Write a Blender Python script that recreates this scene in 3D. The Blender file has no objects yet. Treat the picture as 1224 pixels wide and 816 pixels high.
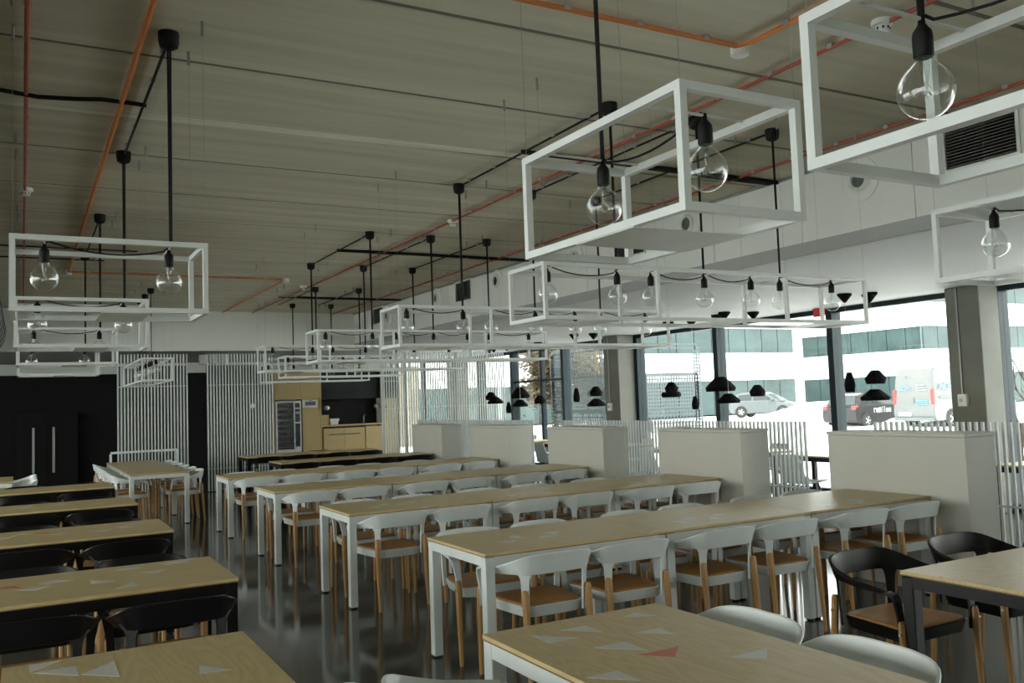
import bpy, bmesh, math, random
from mathutils import Vector, Matrix
random.seed(7)
sc = bpy.context.scene
C = sc.collection
R = math.radians

# ------------------------------------------------------------------ camera
CAM_H, YAW, PITCH, ROLL, FPX = 1.5857, 0.50747, 0.06644, -0.03628, 1054.75
fw = Vector((math.sin(YAW)*math.cos(PITCH), math.cos(YAW)*math.cos(PITCH), math.sin(PITCH)))
rt = Vector((math.cos(YAW), -math.sin(YAW), 0)); up = rt.cross(fw)
rt2 = rt*math.cos(ROLL) + up*math.sin(ROLL); up2 = up*math.cos(ROLL) - rt*math.sin(ROLL)
cd = bpy.data.cameras.new('camera'); cam = bpy.data.objects.new('camera', cd); C.objects.link(cam)
cam.matrix_world = Matrix(((rt2.x, up2.x, -fw.x, 0), (rt2.y, up2.y, -fw.y, 0), (rt2.z, up2.z, -fw.z, CAM_H), (0, 0, 0, 1)))
cd.sensor_width = 36; cd.lens = FPX/1224*36; cd.clip_start = 0.05; cd.clip_end = 500
sc.camera = cam

# ------------------------------------------------------------------ sky, exposure
sc.view_settings.view_transform = 'Standard'; sc.view_settings.look = 'None'
sc.view_settings.gamma = 1; sc.view_settings.use_curve_mapping = False
sc.view_settings.exposure = 2.88
sc.cycles.use_denoising = True
sc.cycles.max_bounces = 10; sc.cycles.diffuse_bounces = 6; sc.cycles.glossy_bounces = 5
sc.cycles.transmission_bounces = 8; sc.cycles.transparent_max_bounces = 24
sc.cycles.caustics_reflective = False; sc.cycles.caustics_refractive = False
sc.cycles.sample_clamp_indirect = 6
W = bpy.data.worlds.new('overcast_sky'); sc.world = W; W.use_nodes = True
nt = W.node_tree; nt.nodes.clear()
bg = nt.nodes.new('ShaderNodeBackground'); wo = nt.nodes.new('ShaderNodeOutputWorld')
bg.inputs[0].default_value = (0.985, 1.0, 0.975, 1); bg.inputs[1].default_value = 1.0
nt.links.new(bg.outputs[0], wo.inputs[0])
def portal(name, loc, rot, sx, sy):
    l = bpy.data.lights.new(name, 'AREA'); l.shape = 'RECTANGLE'; l.size = sx; l.size_y = sy; l.cycles.is_portal = True
    o = bpy.data.objects.new(name, l); C.objects.link(o); o.location = loc; o.rotation_euler = rot
portal('window_daylight_east', (10.75, 9.4, 1.45), (R(90), 0, R(90)), 26.6, 2.9)
portal('window_daylight_west', (-6.2, 7.0, 1.78), (R(90), 0, R(-90)), 21.2, 3.3)

# ------------------------------------------------------------------ materials
def mat(name, color, rough=0.5, metal=0.0, spec=0.5, noise=None, bump=None, coat=0.0):
    """noise=(scale xyz, amount, detail) varies the colour; bump=(scale, strength)"""
    m = bpy.data.materials.new(name); m.use_nodes = True
    t = m.node_tree; b = t.nodes['Principled BSDF']
    b.inputs['Base Color'].default_value = (*color, 1); b.inputs['Roughness'].default_value = rough
    b.inputs['Metallic'].default_value = metal; b.inputs['Specular IOR Level'].default_value = spec
    b.inputs['Coat Weight'].default_value = coat
    if noise is None: noise = ((6, 6, 6), 0.06, 3)
    tc = t.nodes.new('ShaderNodeTexCoord'); mp = t.nodes.new('ShaderNodeMapping')
    mp.inputs['Scale'].default_value = noise[0]
    n = t.nodes.new('ShaderNodeTexNoise'); n.inputs['Scale'].default_value = 1; n.inputs['Detail'].default_value = noise[2]
    r = t.nodes.new('ShaderNodeMapRange'); r.inputs[3].default_value = 1-noise[1]; r.inputs[4].default_value = 1+noise[1]
    r.inputs[1].default_value = 0.25; r.inputs[2].default_value = 0.75
    mx = t.nodes.new('ShaderNodeVectorMath'); mx.operation = 'SCALE'
    mx.inputs[0].default_value = color
    L = t.links.new
    L(tc.outputs['Object'], mp.inputs[0]); L(mp.outputs[0], n.inputs[0]); L(n.outputs[0], r.inputs[0])
    L(r.outputs[0], mx.inputs['Scale']); L(mx.outputs[0], b.inputs['Base Color'])
    if bump:
        n2 = t.nodes.new('ShaderNodeTexNoise'); n2.inputs['Scale'].default_value = bump[0]; n2.inputs['Detail'].default_value = 4
        bp = t.nodes.new('ShaderNodeBump'); bp.inputs['Strength'].default_value = bump[1]; bp.inputs['Distance'].default_value = 0.01
        L(tc.outputs['Object'], n2.inputs[0]); L(n2.outputs[0], bp.inputs['Height']); L(bp.outputs[0], b.inputs['Normal'])
    return m

def ply_mat(name, ca, cb, axis=0, rough=0.38):
    m = bpy.data.materials.new(name); m.use_nodes = True
    t = m.node_tree; b = t.nodes['Principled BSDF']; b.inputs['Roughness'].default_value = rough
    L = t.links.new; N = t.nodes.new
    tc = N('ShaderNodeTexCoord'); oi = N('ShaderNodeObjectInfo'); ad = N('ShaderNodeVectorMath'); ad.operation = 'ADD'
    ml = N('ShaderNodeMath'); ml.operation = 'MULTIPLY'; ml.inputs[1].default_value = 37
    L(oi.outputs['Random'], ml.inputs[0]); L(tc.outputs['Object'], ad.inputs[0]); L(ml.outputs[0], ad.inputs[1])
    mp = N('ShaderNodeMapping'); s = [5.0, 5.0, 5.0]; s[axis] = 0.9
    mp.inputs['Scale'].default_value = s; L(ad.outputs[0], mp.inputs[0])
    n = N('ShaderNodeTexNoise'); n.inputs['Scale'].default_value = 1.3; n.inputs['Detail'].default_value = 1.5
    L(mp.outputs[0], n.inputs[0])
    w = N('ShaderNodeMath'); w.operation = 'MULTIPLY'; w.inputs[1].default_value = 26
    f = N('ShaderNodeMath'); f.operation = 'PINGPONG'; f.inputs[1].default_value = 1
    L(n.outputs[0], w.inputs[0]); L(w.outputs[0], f.inputs[0])
    n2 = N('ShaderNodeTexNoise'); n2.inputs['Scale'].default_value = 1; n2.inputs['Detail'].default_value = 4
    mp2 = N('ShaderNodeMapping'); s2 = [70.0, 70.0, 70.0]; s2[axis] = 4
    mp2.inputs['Scale'].default_value = s2; L(ad.outputs[0], mp2.inputs[0]); L(mp2.outputs[0], n2.inputs[0])
    mixf = N('ShaderNodeMath'); mixf.operation = 'MULTIPLY'; L(f.outputs[0], mixf.inputs[0]); L(n2.outputs[0], mixf.inputs[1])
    cr = N('ShaderNodeMix'); cr.data_type = 'RGBA'
    cr.inputs[6].default_value = (*ca, 1); cr.inputs[7].default_value = (*cb, 1)
    L(mixf.outputs[0], cr.inputs[0]); L(cr.outputs[2], b.inputs['Base Color'])
    return m

def glass_mat(name, tint=(1, 1, 1), refl=1.0, rough=0.0, blend=0.5, base=.045):
    m = bpy.data.materials.new(name); m.use_nodes = True
    t = m.node_tree; t.nodes.clear(); N = t.nodes.new; L = t.links.new
    o = N('ShaderNodeOutputMaterial'); mx = N('ShaderNodeMixShader'); tr = N('ShaderNodeBsdfTransparent'); gl = N('ShaderNodeBsdfGlossy')
    tr.inputs[0].default_value = (*tint, 1); gl.inputs['Roughness'].default_value = rough
    gl.inputs[0].default_value = (refl, refl, refl, 1)
    lw = N('ShaderNodeLayerWeight'); lw.inputs[0].default_value = .5
    pw = N('ShaderNodeMath'); pw.operation = 'POWER'; pw.inputs[1].default_value = 3
    ma = N('ShaderNodeMath'); ma.operation = 'MULTIPLY_ADD'; ma.inputs[1].default_value = blend; ma.inputs[2].default_value = base
    L(lw.outputs['Facing'], pw.inputs[0]); L(pw.outputs[0], ma.inputs[0]); L(ma.outputs[0], mx.inputs[0]); L(tr.outputs[0], mx.inputs[1]); L(gl.outputs[0], mx.inputs[2]); L(mx.outputs[0], o.inputs[0])
    return m

def concrete_ceiling():
    m = mat('ceiling_concrete', (0.60, 0.57, 0.45), 0.85, noise=((0.5, 7, 3), 0.17, 7), bump=(14, 0.25))
    return m

def floor_mat():
    m = bpy.data.materials.new('polished_concrete'); m.use_nodes = True
    t = m.node_tree; b = t.nodes['Principled BSDF']; N = t.nodes.new; L = t.links.new
    tc = N('ShaderNodeTexCoord'); n = N('ShaderNodeTexNoise'); n.inputs['Scale'].default_value = 0.9; n.inputs['Detail'].default_value = 7
    n.inputs['Roughness'].default_value = 0.62
    L(tc.outputs['Object'], n.inputs[0])
    cr = N('ShaderNodeValToRGB'); cr.color_ramp.elements[0].position = .32; cr.color_ramp.elements[1].position = .72
    cr.color_ramp.elements[0].color = (.045, .046, .039, 1); cr.color_ramp.elements[1].color = (.105, .105, .092, 1)
    L(n.outputs[0], cr.inputs[0]); L(cr.outputs[0], b.inputs['Base Color'])
    mr = N('ShaderNodeMapRange'); mr.inputs[3].default_value = .05; mr.inputs[4].default_value = .16
    L(n.outputs[0], mr.inputs[0]); L(mr.outputs[0], b.inputs['Roughness'])
    b.inputs['Specular IOR Level'].default_value = 0.55
    return m

M = dict(
    white=mat('white_steel', (.735, .785, .775), .35),
    lampwhite=mat('lamp_white_steel', (.74, .77, .745), .4),
    black=mat('black_steel', (.005, .005, .0055), .36, spec=.3),
    rubber=mat('black_rubber', (.007, .007, .007), .6, spec=.25),
    wall=mat('white_paint', (.74, .75, .70), .7, noise=((1.5, 1.5, 1.5), .03, 3)),
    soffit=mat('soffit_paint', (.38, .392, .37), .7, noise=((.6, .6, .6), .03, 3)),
    block=mat('block_paint', (.56, .555, .495), .55, noise=((2, 2, 2), .03, 3)),
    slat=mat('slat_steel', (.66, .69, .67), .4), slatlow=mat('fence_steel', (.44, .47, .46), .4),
    ceil=concrete_ceiling(), grout=mat('grout', (.74, .73, .62), .9, noise=((.8, 12, 4), .25, 5)),
    floor=floor_mat(), joint=mat('joint_filler', (.17, .155, .12), .9),
    ply=ply_mat('birch_ply', (.63, .50, .255), (.48, .35, .15), 0),
    plyy=ply_mat('birch_ply_lengthways', (.63, .50, .255), (.48, .35, .15), 1),
    leg=ply_mat('beech_leg', (.50, .28, .10), (.38, .20, .065), 2, .5),
    seat=ply_mat('beech_seat', (.46, .23, .06), (.36, .165, .04), 0, .5),
    kit=ply_mat('kitchen_ply', (.54, .40, .19), (.45, .32, .14), 2, .5),
    edge=mat('ply_edge', (.26, .15, .07), .6, noise=((3, 3, 200), .3, 2)),
    inlay=mat('pale_inlay', (.66, .66, .62), .4), red=mat('red_inlay', (.62, .16, .09), .4),
    blackwall=mat('black_laminate', (.006, .006, .006), .55, spec=.2), teal=mat('dark_teal_laminate', (.009, .014, .015), .5, spec=.25),
    backing=mat('grey_backing', (.075, .095, .088), .7),
    concrete=mat('column_concrete', (.17, .172, .15), .85, noise=((1.2, 1.2, 2.2), .18, 6), bump=(20, .2)),
    mull=mat('teal_mullion', (.009, .021, .026), .5, spec=.25),
    grey=mat('grey_metal', (.33, .34, .33), .4, metal=.6), steel=mat('brushed_steel', (.52, .53, .52), .35, metal=.7),
    orange=mat('orange_conduit', (.62, .20, .045), .45), redpipe=mat('red_conduit', (.36, .065, .035), .45),
    plastic=mat('white_plastic', (.75, .76, .72), .45), felt=mat('black_felt', (.004, .004, .0045), .9, spec=.1, noise=((40, 40, 40), .2, 2)),
    redbox=mat('red_plastic', (.55, .03, .03), .4),
    glass=glass_mat('window_glass', (.95, .965, .95), .9), bulb=glass_mat('bulb_glass', (.965, .98, .975), 1.0, 0, .75, .07),
    filament=mat('filament_wire', (.45, .42, .35), .3, metal=.8), stem=glass_mat('stem_glass', (.85, .88, .87), 1, .05, .6),
    snow=mat('snow', (.86, .88, .90), .9, noise=((.05, .05, .05), .04, 4), bump=(.5, .3)),
    facade=mat('white_render', (.84, .86, .85), .8, noise=((.2, .2, .2), .03, 3)),
    fglass=mat('facade_glass', (.035, .062, .062), .12, spec=.35, noise=((.4, .4, .6), .35, 4)),
    frame=mat('facade_frame', (.12, .14, .14), .5),
    silver=mat('silver_paint', (.10, .115, .12), .3, metal=.4, coat=.4), dark=mat('charcoal_paint', (.018, .018, .019), .4, metal=.2, coat=.15),
    van=mat('van_paint', (.14, .147, .145), .45), cglass=mat('car_glass', (.02, .03, .032), .12, spec=.5),
    tyre=mat('tyre', (.02, .02, .02), .8), rim=mat('alloy', (.6, .62, .62), .3, metal=.7), lens=mat('red_lens', (.5, .05, .05), .25),
    blue=mat('blue_print', (.10, .28, .55), .5), whiteprint=mat('white_print', (.8, .8, .8), .5), greyprint=mat('grey_print', (.35, .42, .5), .5),
    bark=mat('bark', (.035, .028, .02), .9, noise=((8, 8, 2), .3, 4)), leaf=mat('dry_leaf', (.075, .052, .02), .8, noise=((2, 2, 2), .45, 3)),
    galv=mat('galvanised', (.055, .075, .08), .5), cladding=mat('pale_timber', (.13, .115, .08), .7, noise=((8, 8, .6), .12, 3)),
    pack=mat('snack_pack', (.05, .05, .05), .5, noise=((9, 9, 9), .8, 1)), screen=mat('dark_display', (.015, .017, .018), .15),
)

# ------------------------------------------------------------------ mesh building
class MB:
    def __init__(s): s.v = []; s.f = []
    def add(s, vs, fs):
        o = len(s.v); s.v += [tuple(p) for p in vs]; s.f += [tuple(i+o for i in q) for q in fs]; return s
    def box(s, x0, x1, y0, y1, z0, z1):
        return s.add([(x0,y0,z0),(x1,y0,z0),(x1,y1,z0),(x0,y1,z0),(x0,y0,z1),(x1,y0,z1),(x1,y1,z1),(x0,y1,z1)],
                     [(0,3,2,1),(4,5,6,7),(0,1,5,4),(1,2,6,5),(2,3,7,6),(3,0,4,7)])
    def prism(s, poly, z0, z1):
        n = len(poly)
        return s.add([(x,y,z0) for x,y in poly]+[(x,y,z1) for x,y in poly],
                     [tuple(range(n-1,-1,-1)), tuple(range(n,2*n))]+[(i,(i+1)%n,n+(i+1)%n,n+i) for i in range(n)])
    def loft(s, rings, closed=True, caps=True):
        n = len(rings[0]); vs = [p for r in rings for p in r]; fs = []
        for k in range(len(rings)-1):
            for i in range(n if closed else n-1):
                j = (i+1) % n; fs.append((k*n+i, k*n+j, (k+1)*n+j, (k+1)*n+i))
        if caps: fs += [tuple(range(n-1,-1,-1)), tuple((len(rings)-1)*n+i for i in range(n))]
        return s.add(vs, fs)
    def tube(s, pts, r, n=8, caps=True):
        pts = [Vector(p) for p in pts]; rings = []
        d0 = (pts[1]-pts[0]).normalized()
        u = d0.orthogonal().normalized()
        for i, p in enumerate(pts):
            d = (pts[min(i+1,len(pts)-1)]-pts[max(i-1,0)]).normalized()
            u = (u-d*u.dot(d)).normalized(); w = d.cross(u)
            rr = r[i] if isinstance(r, (list, tuple)) else r
            rings.append([p+(u*math.cos(2*math.pi*k/n)+w*math.sin(2*math.pi*k/n))*rr for k in range(n)])
        return s.loft(rings, True, caps)
    def lathe(s, prof, n=16, c=(0,0,0), caps=True):
        return s.loft([[(c[0]+r*math.cos(2*math.pi*k/n), c[1]+r*math.sin(2*math.pi*k/n), c[2]+z) for k in range(n)] for r, z in prof], True, caps)
    def bar(s, a, b, w, h=None):
        a, b = Vector(a), Vector(b); d = (b-a).normalized(); h = h or w
        u = Vector((0,0,1)).cross(d)
        u = u.normalized() if u.length > .01 else Vector((1,0,0))
        v = d.cross(u); q = [u*w/2+v*h/2, -u*w/2+v*h/2, -u*w/2-v*h/2, u*w/2-v*h/2]
        return s.loft([[a+k for k in q], [b+k for k in q]])
    def mesh(s, name, smooth=True, bevel=0, seg=1):
        me = bpy.data.meshes.new(name); me.from_pydata(s.v, [], s.f)
        bm = bmesh.new(); bm.from_mesh(me)
        if bevel: bmesh.ops.bevel(bm, geom=bm.edges[:], offset=bevel, segments=seg, affect='EDGES')
        bmesh.ops.recalc_face_normals(bm, faces=bm.faces[:])
        bm.to_mesh(me); bm.free()
        if smooth: me.shade_smooth(); me.set_sharp_from_angle(angle=R(38))
        return me
    def build(s, name, m, parent=None, smooth=True, bevel=0, seg=1):
        return put(name, s.mesh(name, smooth, bevel, seg), m, parent)

def put(name, me, m=None, parent=None, loc=(0,0,0), rot=(0,0,0)):
    if m is not None and not me.materials: me.materials.append(m)
    o = bpy.data.objects.new(name, me); C.objects.link(o); o.location = loc; o.rotation_euler = rot
    if parent: o.parent = parent
    return o
def tag(o, label, cat, group=None, kind=None):
    o['label'] = label; o['category'] = cat
    if group: o['group'] = group
    if kind: o['kind'] = kind
    return o
def thing(name, label, cat, loc=(0,0,0), rz=0, group=None):
    o = bpy.data.objects.new(name, None); C.objects.link(o); o.location = loc; o.rotation_euler = (0,0,rz)
    o.empty_display_size = .1
    return tag(o, label, cat, group)
def struct(o, label=None, cat=None):
    o['kind'] = 'structure'
    if label: o['label'] = label
    if cat: o['category'] = cat
    return o
KIDS = {}
def dup(root, loc, rz, label, group=None):
    def cp(o, par):
        c = o.copy(); C.objects.link(c); c.parent = par
        for k in [q for q in bpy.data.objects if q.parent == o] if o.name not in KIDS else KIDS[o.name]: cp(k, c)
        return c
    def note(o):
        if o.name not in KIDS:
            KIDS[o.name] = list(o.children)
            for k in KIDS[o.name]: note(k)
    note(root)
    r = cp(root, None); r.location = loc; r.rotation_euler = (0,0,rz); r['label'] = label
    if group: r['group'] = group
    return r
ORD = ['first','second','third','fourth','fifth','sixth','seventh','eighth']

# ------------------------------------------------------------------ the room
ZC, ZS, XB, XW, YB, YR = 3.546, 2.79, 6.17, 10.6, 18.0, 22.8
X0, Y0 = -6.0, -4.0
struct(MB().box(X0-.3, XW+.15, Y0-.3, YR+.2, -.12, 0).build('floor', M['floor'], smooth=False), 'dark polished concrete floor', 'floor')
# ceiling of precast slabs with open joints
ce = struct(MB().box(X0-.3, XB+.2, Y0-.3, YB+.2, ZC+.09, ZC+.3).build('ceiling', M['ceil'], smooth=False), 'bare concrete ceiling of long precast slabs', 'ceiling')
J = [-4.2, -3.05, -1.88, -.71, .46, 1.62, 2.78, 3.94, 5.085, 6.15, 7.13, 8.30, 9.46, 10.63, 11.8, 12.96, 14.12, 15.3, 16.46, 17.6, 18.1]
for b in J[1:-1]:
    MB().box(X0-.2, XB, b-.016, b+.016, ZC+.005, ZC+.03).build('joint_filler', M['joint'], ce, smooth=False)
for a, b in zip(J, J[1:]):
    g = .0125
    poly = [(a+g, ZC+.09), (a+g, ZC+.018), (a+g+.014, ZC), (b-g-.014, ZC), (b-g, ZC+.018), (b-g, ZC+.09)]
    MB().loft([[(X0-.2, y, z) for y, z in poly], [(XB+.05, y, z) for y, z in poly]]).build('slab', M['ceil'], ce, smooth=False)
MB().loft([[(X0, 6.27, ZC-.002), (X0, 6.42, ZC-.002), (X0, 6.42, ZC+.004), (X0, 6.27, ZC+.004)],
           [(XB, 5.93, ZC-.002), (XB, 6.03, ZC-.002), (XB, 6.03, ZC+.004), (XB, 5.93, ZC+.004)]]).build('grout_strip', M['grout'], ce, smooth=False)
# lower white ceiling, with an unseen left part added to shade the near ceiling
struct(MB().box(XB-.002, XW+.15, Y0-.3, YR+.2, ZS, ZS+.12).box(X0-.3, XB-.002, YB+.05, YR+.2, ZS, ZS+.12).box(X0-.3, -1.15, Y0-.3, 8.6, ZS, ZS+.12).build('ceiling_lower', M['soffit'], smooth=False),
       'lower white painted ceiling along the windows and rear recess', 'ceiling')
for nm, y0, y1, x in (('ceiling_slot', 4, 17.5, 7.9), ('ceiling_slot', 3, 17.5, 9.0)):
    pass
# bulkhead with panels
bk = struct(MB().box(XB+.012, XB+.12, Y0-.3, YB+.1, ZS+.001, ZC+.2).build('wall_bulkhead', M['wall'], smooth=False), 'white bulkhead wall with air outlets under the ceiling', 'wall')
y = Y0
PN = [-4, -2.75, -1.5, -.3, .9, 2.1, 3.3, 4.46, 5.62, 6.78, 7.94, 9.1, 10.26, 11.42, 12.58, 13.74, 14.9, 16.06, 17.22, 18.0]
for a, b in zip(PN, PN[1:]):
    MB().box(XB, XB+.014, a+.004, b-.004, ZS, ZC-.015).build('panel', M['wall'], bk, smooth=False)
MB().box(XB-.012, XB+.01, Y0, YB, ZC-.03, ZC-.004).build('edge_profile', M['grey'], bk, smooth=False)
struct(MB().box(-1.25, -1.15, Y0-.3, 8.6, ZS+.001, ZC+.2).box(X0-.3, -1.25, 8.5, 8.6, ZS+.001, ZC+.2).build('wall_shade_left', M['wall'], smooth=False), 'unseen white bulkhead on the left, added to keep side light off the ceiling', 'wall')  # added out of view: shades the near ceiling, stops short to light the rear
# back wall (upper part) and recess
struct(MB().box(X0-.3, XB+.1, YB, YB+.12, ZS-.02, ZC+.2).build('wall_back_upper', M['wall'], smooth=False), 'white upper back wall above the slatted screens', 'wall')
wb = struct(MB().box(X0-.3, 8.97, YR, YR+.15, 0, ZS+.05).build('wall_back', M['wall'], smooth=False), 'rear wall of the recess, white above, black below', 'wall')
MB().box(X0, 5.46, YR-.05, YR, 0, 2.54).build('black_cladding', M['blackwall'], wb, smooth=False)
struct(MB().box(X0-.3, XW+.15, Y0-.3, Y0, 0, ZC+.2).build('wall_behind', M['wall'], smooth=False), 'plain white wall behind the viewer', 'wall')
# unseen left wall with a window band, far bays raised to brighten the rear
WT = lambda k: 2.77 if k < 5 else 3.40
wl = MB().box(X0-.3, X0, Y0, YR+.2, 0, .15).box(X0-.3, X0, Y0, 9.65, 2.77, ZC+.2).box(X0-.3, X0, 9.65, YR+.2, 3.40, ZC+.2).box(X0-.3, X0, Y0, -3.6, .15, 2.77).box(X0-.3, X0, 17.6, YR+.2, .15, 3.40)
wl = struct(wl.build('wall_left', M['wall'], smooth=False), 'white side wall with a window band', 'wall')
wn = 1
for k in range(8):
    a = -3.6+k*2.65; b = a+2.65; zt = WT(k)
    w = MB().box(X0-.2, X0-.05, a, a+.05, .15, zt).box(X0-.2, X0-.05, b-.05, b, .15, zt).box(X0-.2, X0-.05, a+.05, b-.05, .15, .21).box(X0-.2, X0-.05, a+.05, b-.05, zt-.06, zt)
    w = struct(w.build('window_%d' % wn, M['mull'], smooth=False), 'dark framed window in the side wall', 'window'); wn += 1
    MB().box(X0-.13, X0-.12, a+.05, b-.05, .21, zt-.06).build('pane', M['glass'], w, smooth=False)
# right window wall
MY = [-3.9, -1.3, 1.4, 4.1, 6.66, 9.25, 11.77, 14.07, 16.8, 19.18, 21.0, 22.75]
for a, b in zip(MY, MY[1:]):
    w = MB().box(XW, XW+.2, a-.055, a+.055, 0, ZS).box(XW+.02, XW+.16, a+.055, b-.055, 0, .09).box(XW+.02, XW+.16, a+.055, b-.055, ZS-.07, ZS)
    if b > 22.7: w.box(XW, XW+.2, b-.055, b+.055, 0, ZS)
    if 16 < a < 17: w.box(XW+.04, XW+.14, 17.75, 17.85, .09, ZS-.07).box(XW+.06, XW+.12, a+.055, b-.055, 2.0, 2.05)
    w = struct(w.build('window_%d' % wn, M['mull'], smooth=False), 'floor to ceiling window with dark teal mullion', 'window'); wn += 1
    MB().box(XW+.085, XW+.095, a+.055, b-.055, .09, ZS-.07).build('pane', M['glass'], w, smooth=False)
# glazed end beside the kitchen
w = MB().box(8.97, 9.05, YR+.02, YR+.14, 0, ZS).box(9.78, 9.86, YR+.02, YR+.14, 0, ZS).box(9.05, XW, YR+.03, YR+.13, 0, .09).box(9.05, XW, YR+.03, YR+.13, ZS-.07, ZS)
w = struct(w.build('window_%d' % wn, M['mull'], smooth=False), 'narrow glazed bay beside the kitchen', 'window')
MB().box(9.05, XW, YR+.075, YR+.085, .09, ZS-.07).build('pane', M['glass'], w, smooth=False)
for k, (a, b) in enumerate(((6.6, 7.05), (14.1, 14.6), (21.6, 22.1), (-.9, -.45))):
    o = struct(MB().box(10.2, XW-.005, a, b, 0, ZS).build('column_%d' % (k+1), M['concrete'], bevel=.01, smooth=False), 'square concrete column by the windows', 'column')
    if k < 2:
        yy = (a+b)/2+.06
        MB().tube([(10.185, yy, 1.46), (10.185, yy, ZS)], .011, 8).build('conduit', M['grey'], o)
        bx = MB().box(10.15, 10.2, yy-.07, yy+.05, 1.31, 1.46).build('switch_box', M['plastic'], o, bevel=.006)
        MB().lathe([(.0, 0), (.022, 0), (.022, .008), (0, .008)], 12).build('dial', M['grey'], bx).matrix_local = Matrix.Translation((10.15, yy, 1.385)) @ Matrix.Rotation(R(-90), 4, 'Y')

# ------------------------------------------------------------------ white blocks at the table ends
S_ = 2.3415
BY = [4.13+k*S_ for k in range(5)]
bl = ['nearest the viewer', 'second from the viewer', 'in the middle of the row', 'fourth from the viewer', 'farthest, beside the slatted wall']
for k, y in enumerate(BY):
    t = thing('partition_block', 'cream box partition at a table end, '+bl[k], 'partition', (6.28, y+.64, 0), 0, 'cream partition blocks')
    MB().box(-.18, .18, -.64, .64, 0, 1.188).build('body', M['block'], t, bevel=.004)
    MB().box(-.19, .19, -.645, .645, 1.19, 1.218).build('cap', M['block'], t, bevel=.003)
    MB().box(-.17, .17, -.63, .63, 1.186, 1.192).build('shadow_gap', M['grey'], t, smooth=False)

# ------------------------------------------------------------------ chairs
def lerp_keys(keys, t):
    for (a, *va), (b, *vb) in zip(keys, keys[1:]):
        if t <= b+1e-9:
            u = (t-a)/(b-a); u = u*u*(3-2*u)*.5+u*.5
            return [p+(q-p)*u for p, q in zip(va, vb)]
    return keys[-1][1:]
def cr(P, t):
    i = min(int(t), len(P)-2); u = t-i
    p = [P[max(i-1, 0)], P[i], P[i+1], P[min(i+2, len(P)-1)]]
    return [0.5*((2*b)+(c-a)*u+(2*a-5*b+4*c-d)*u*u+(3*b-a-3*c+d)*u**3) for a, b, c, d in zip(*p)]
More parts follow.
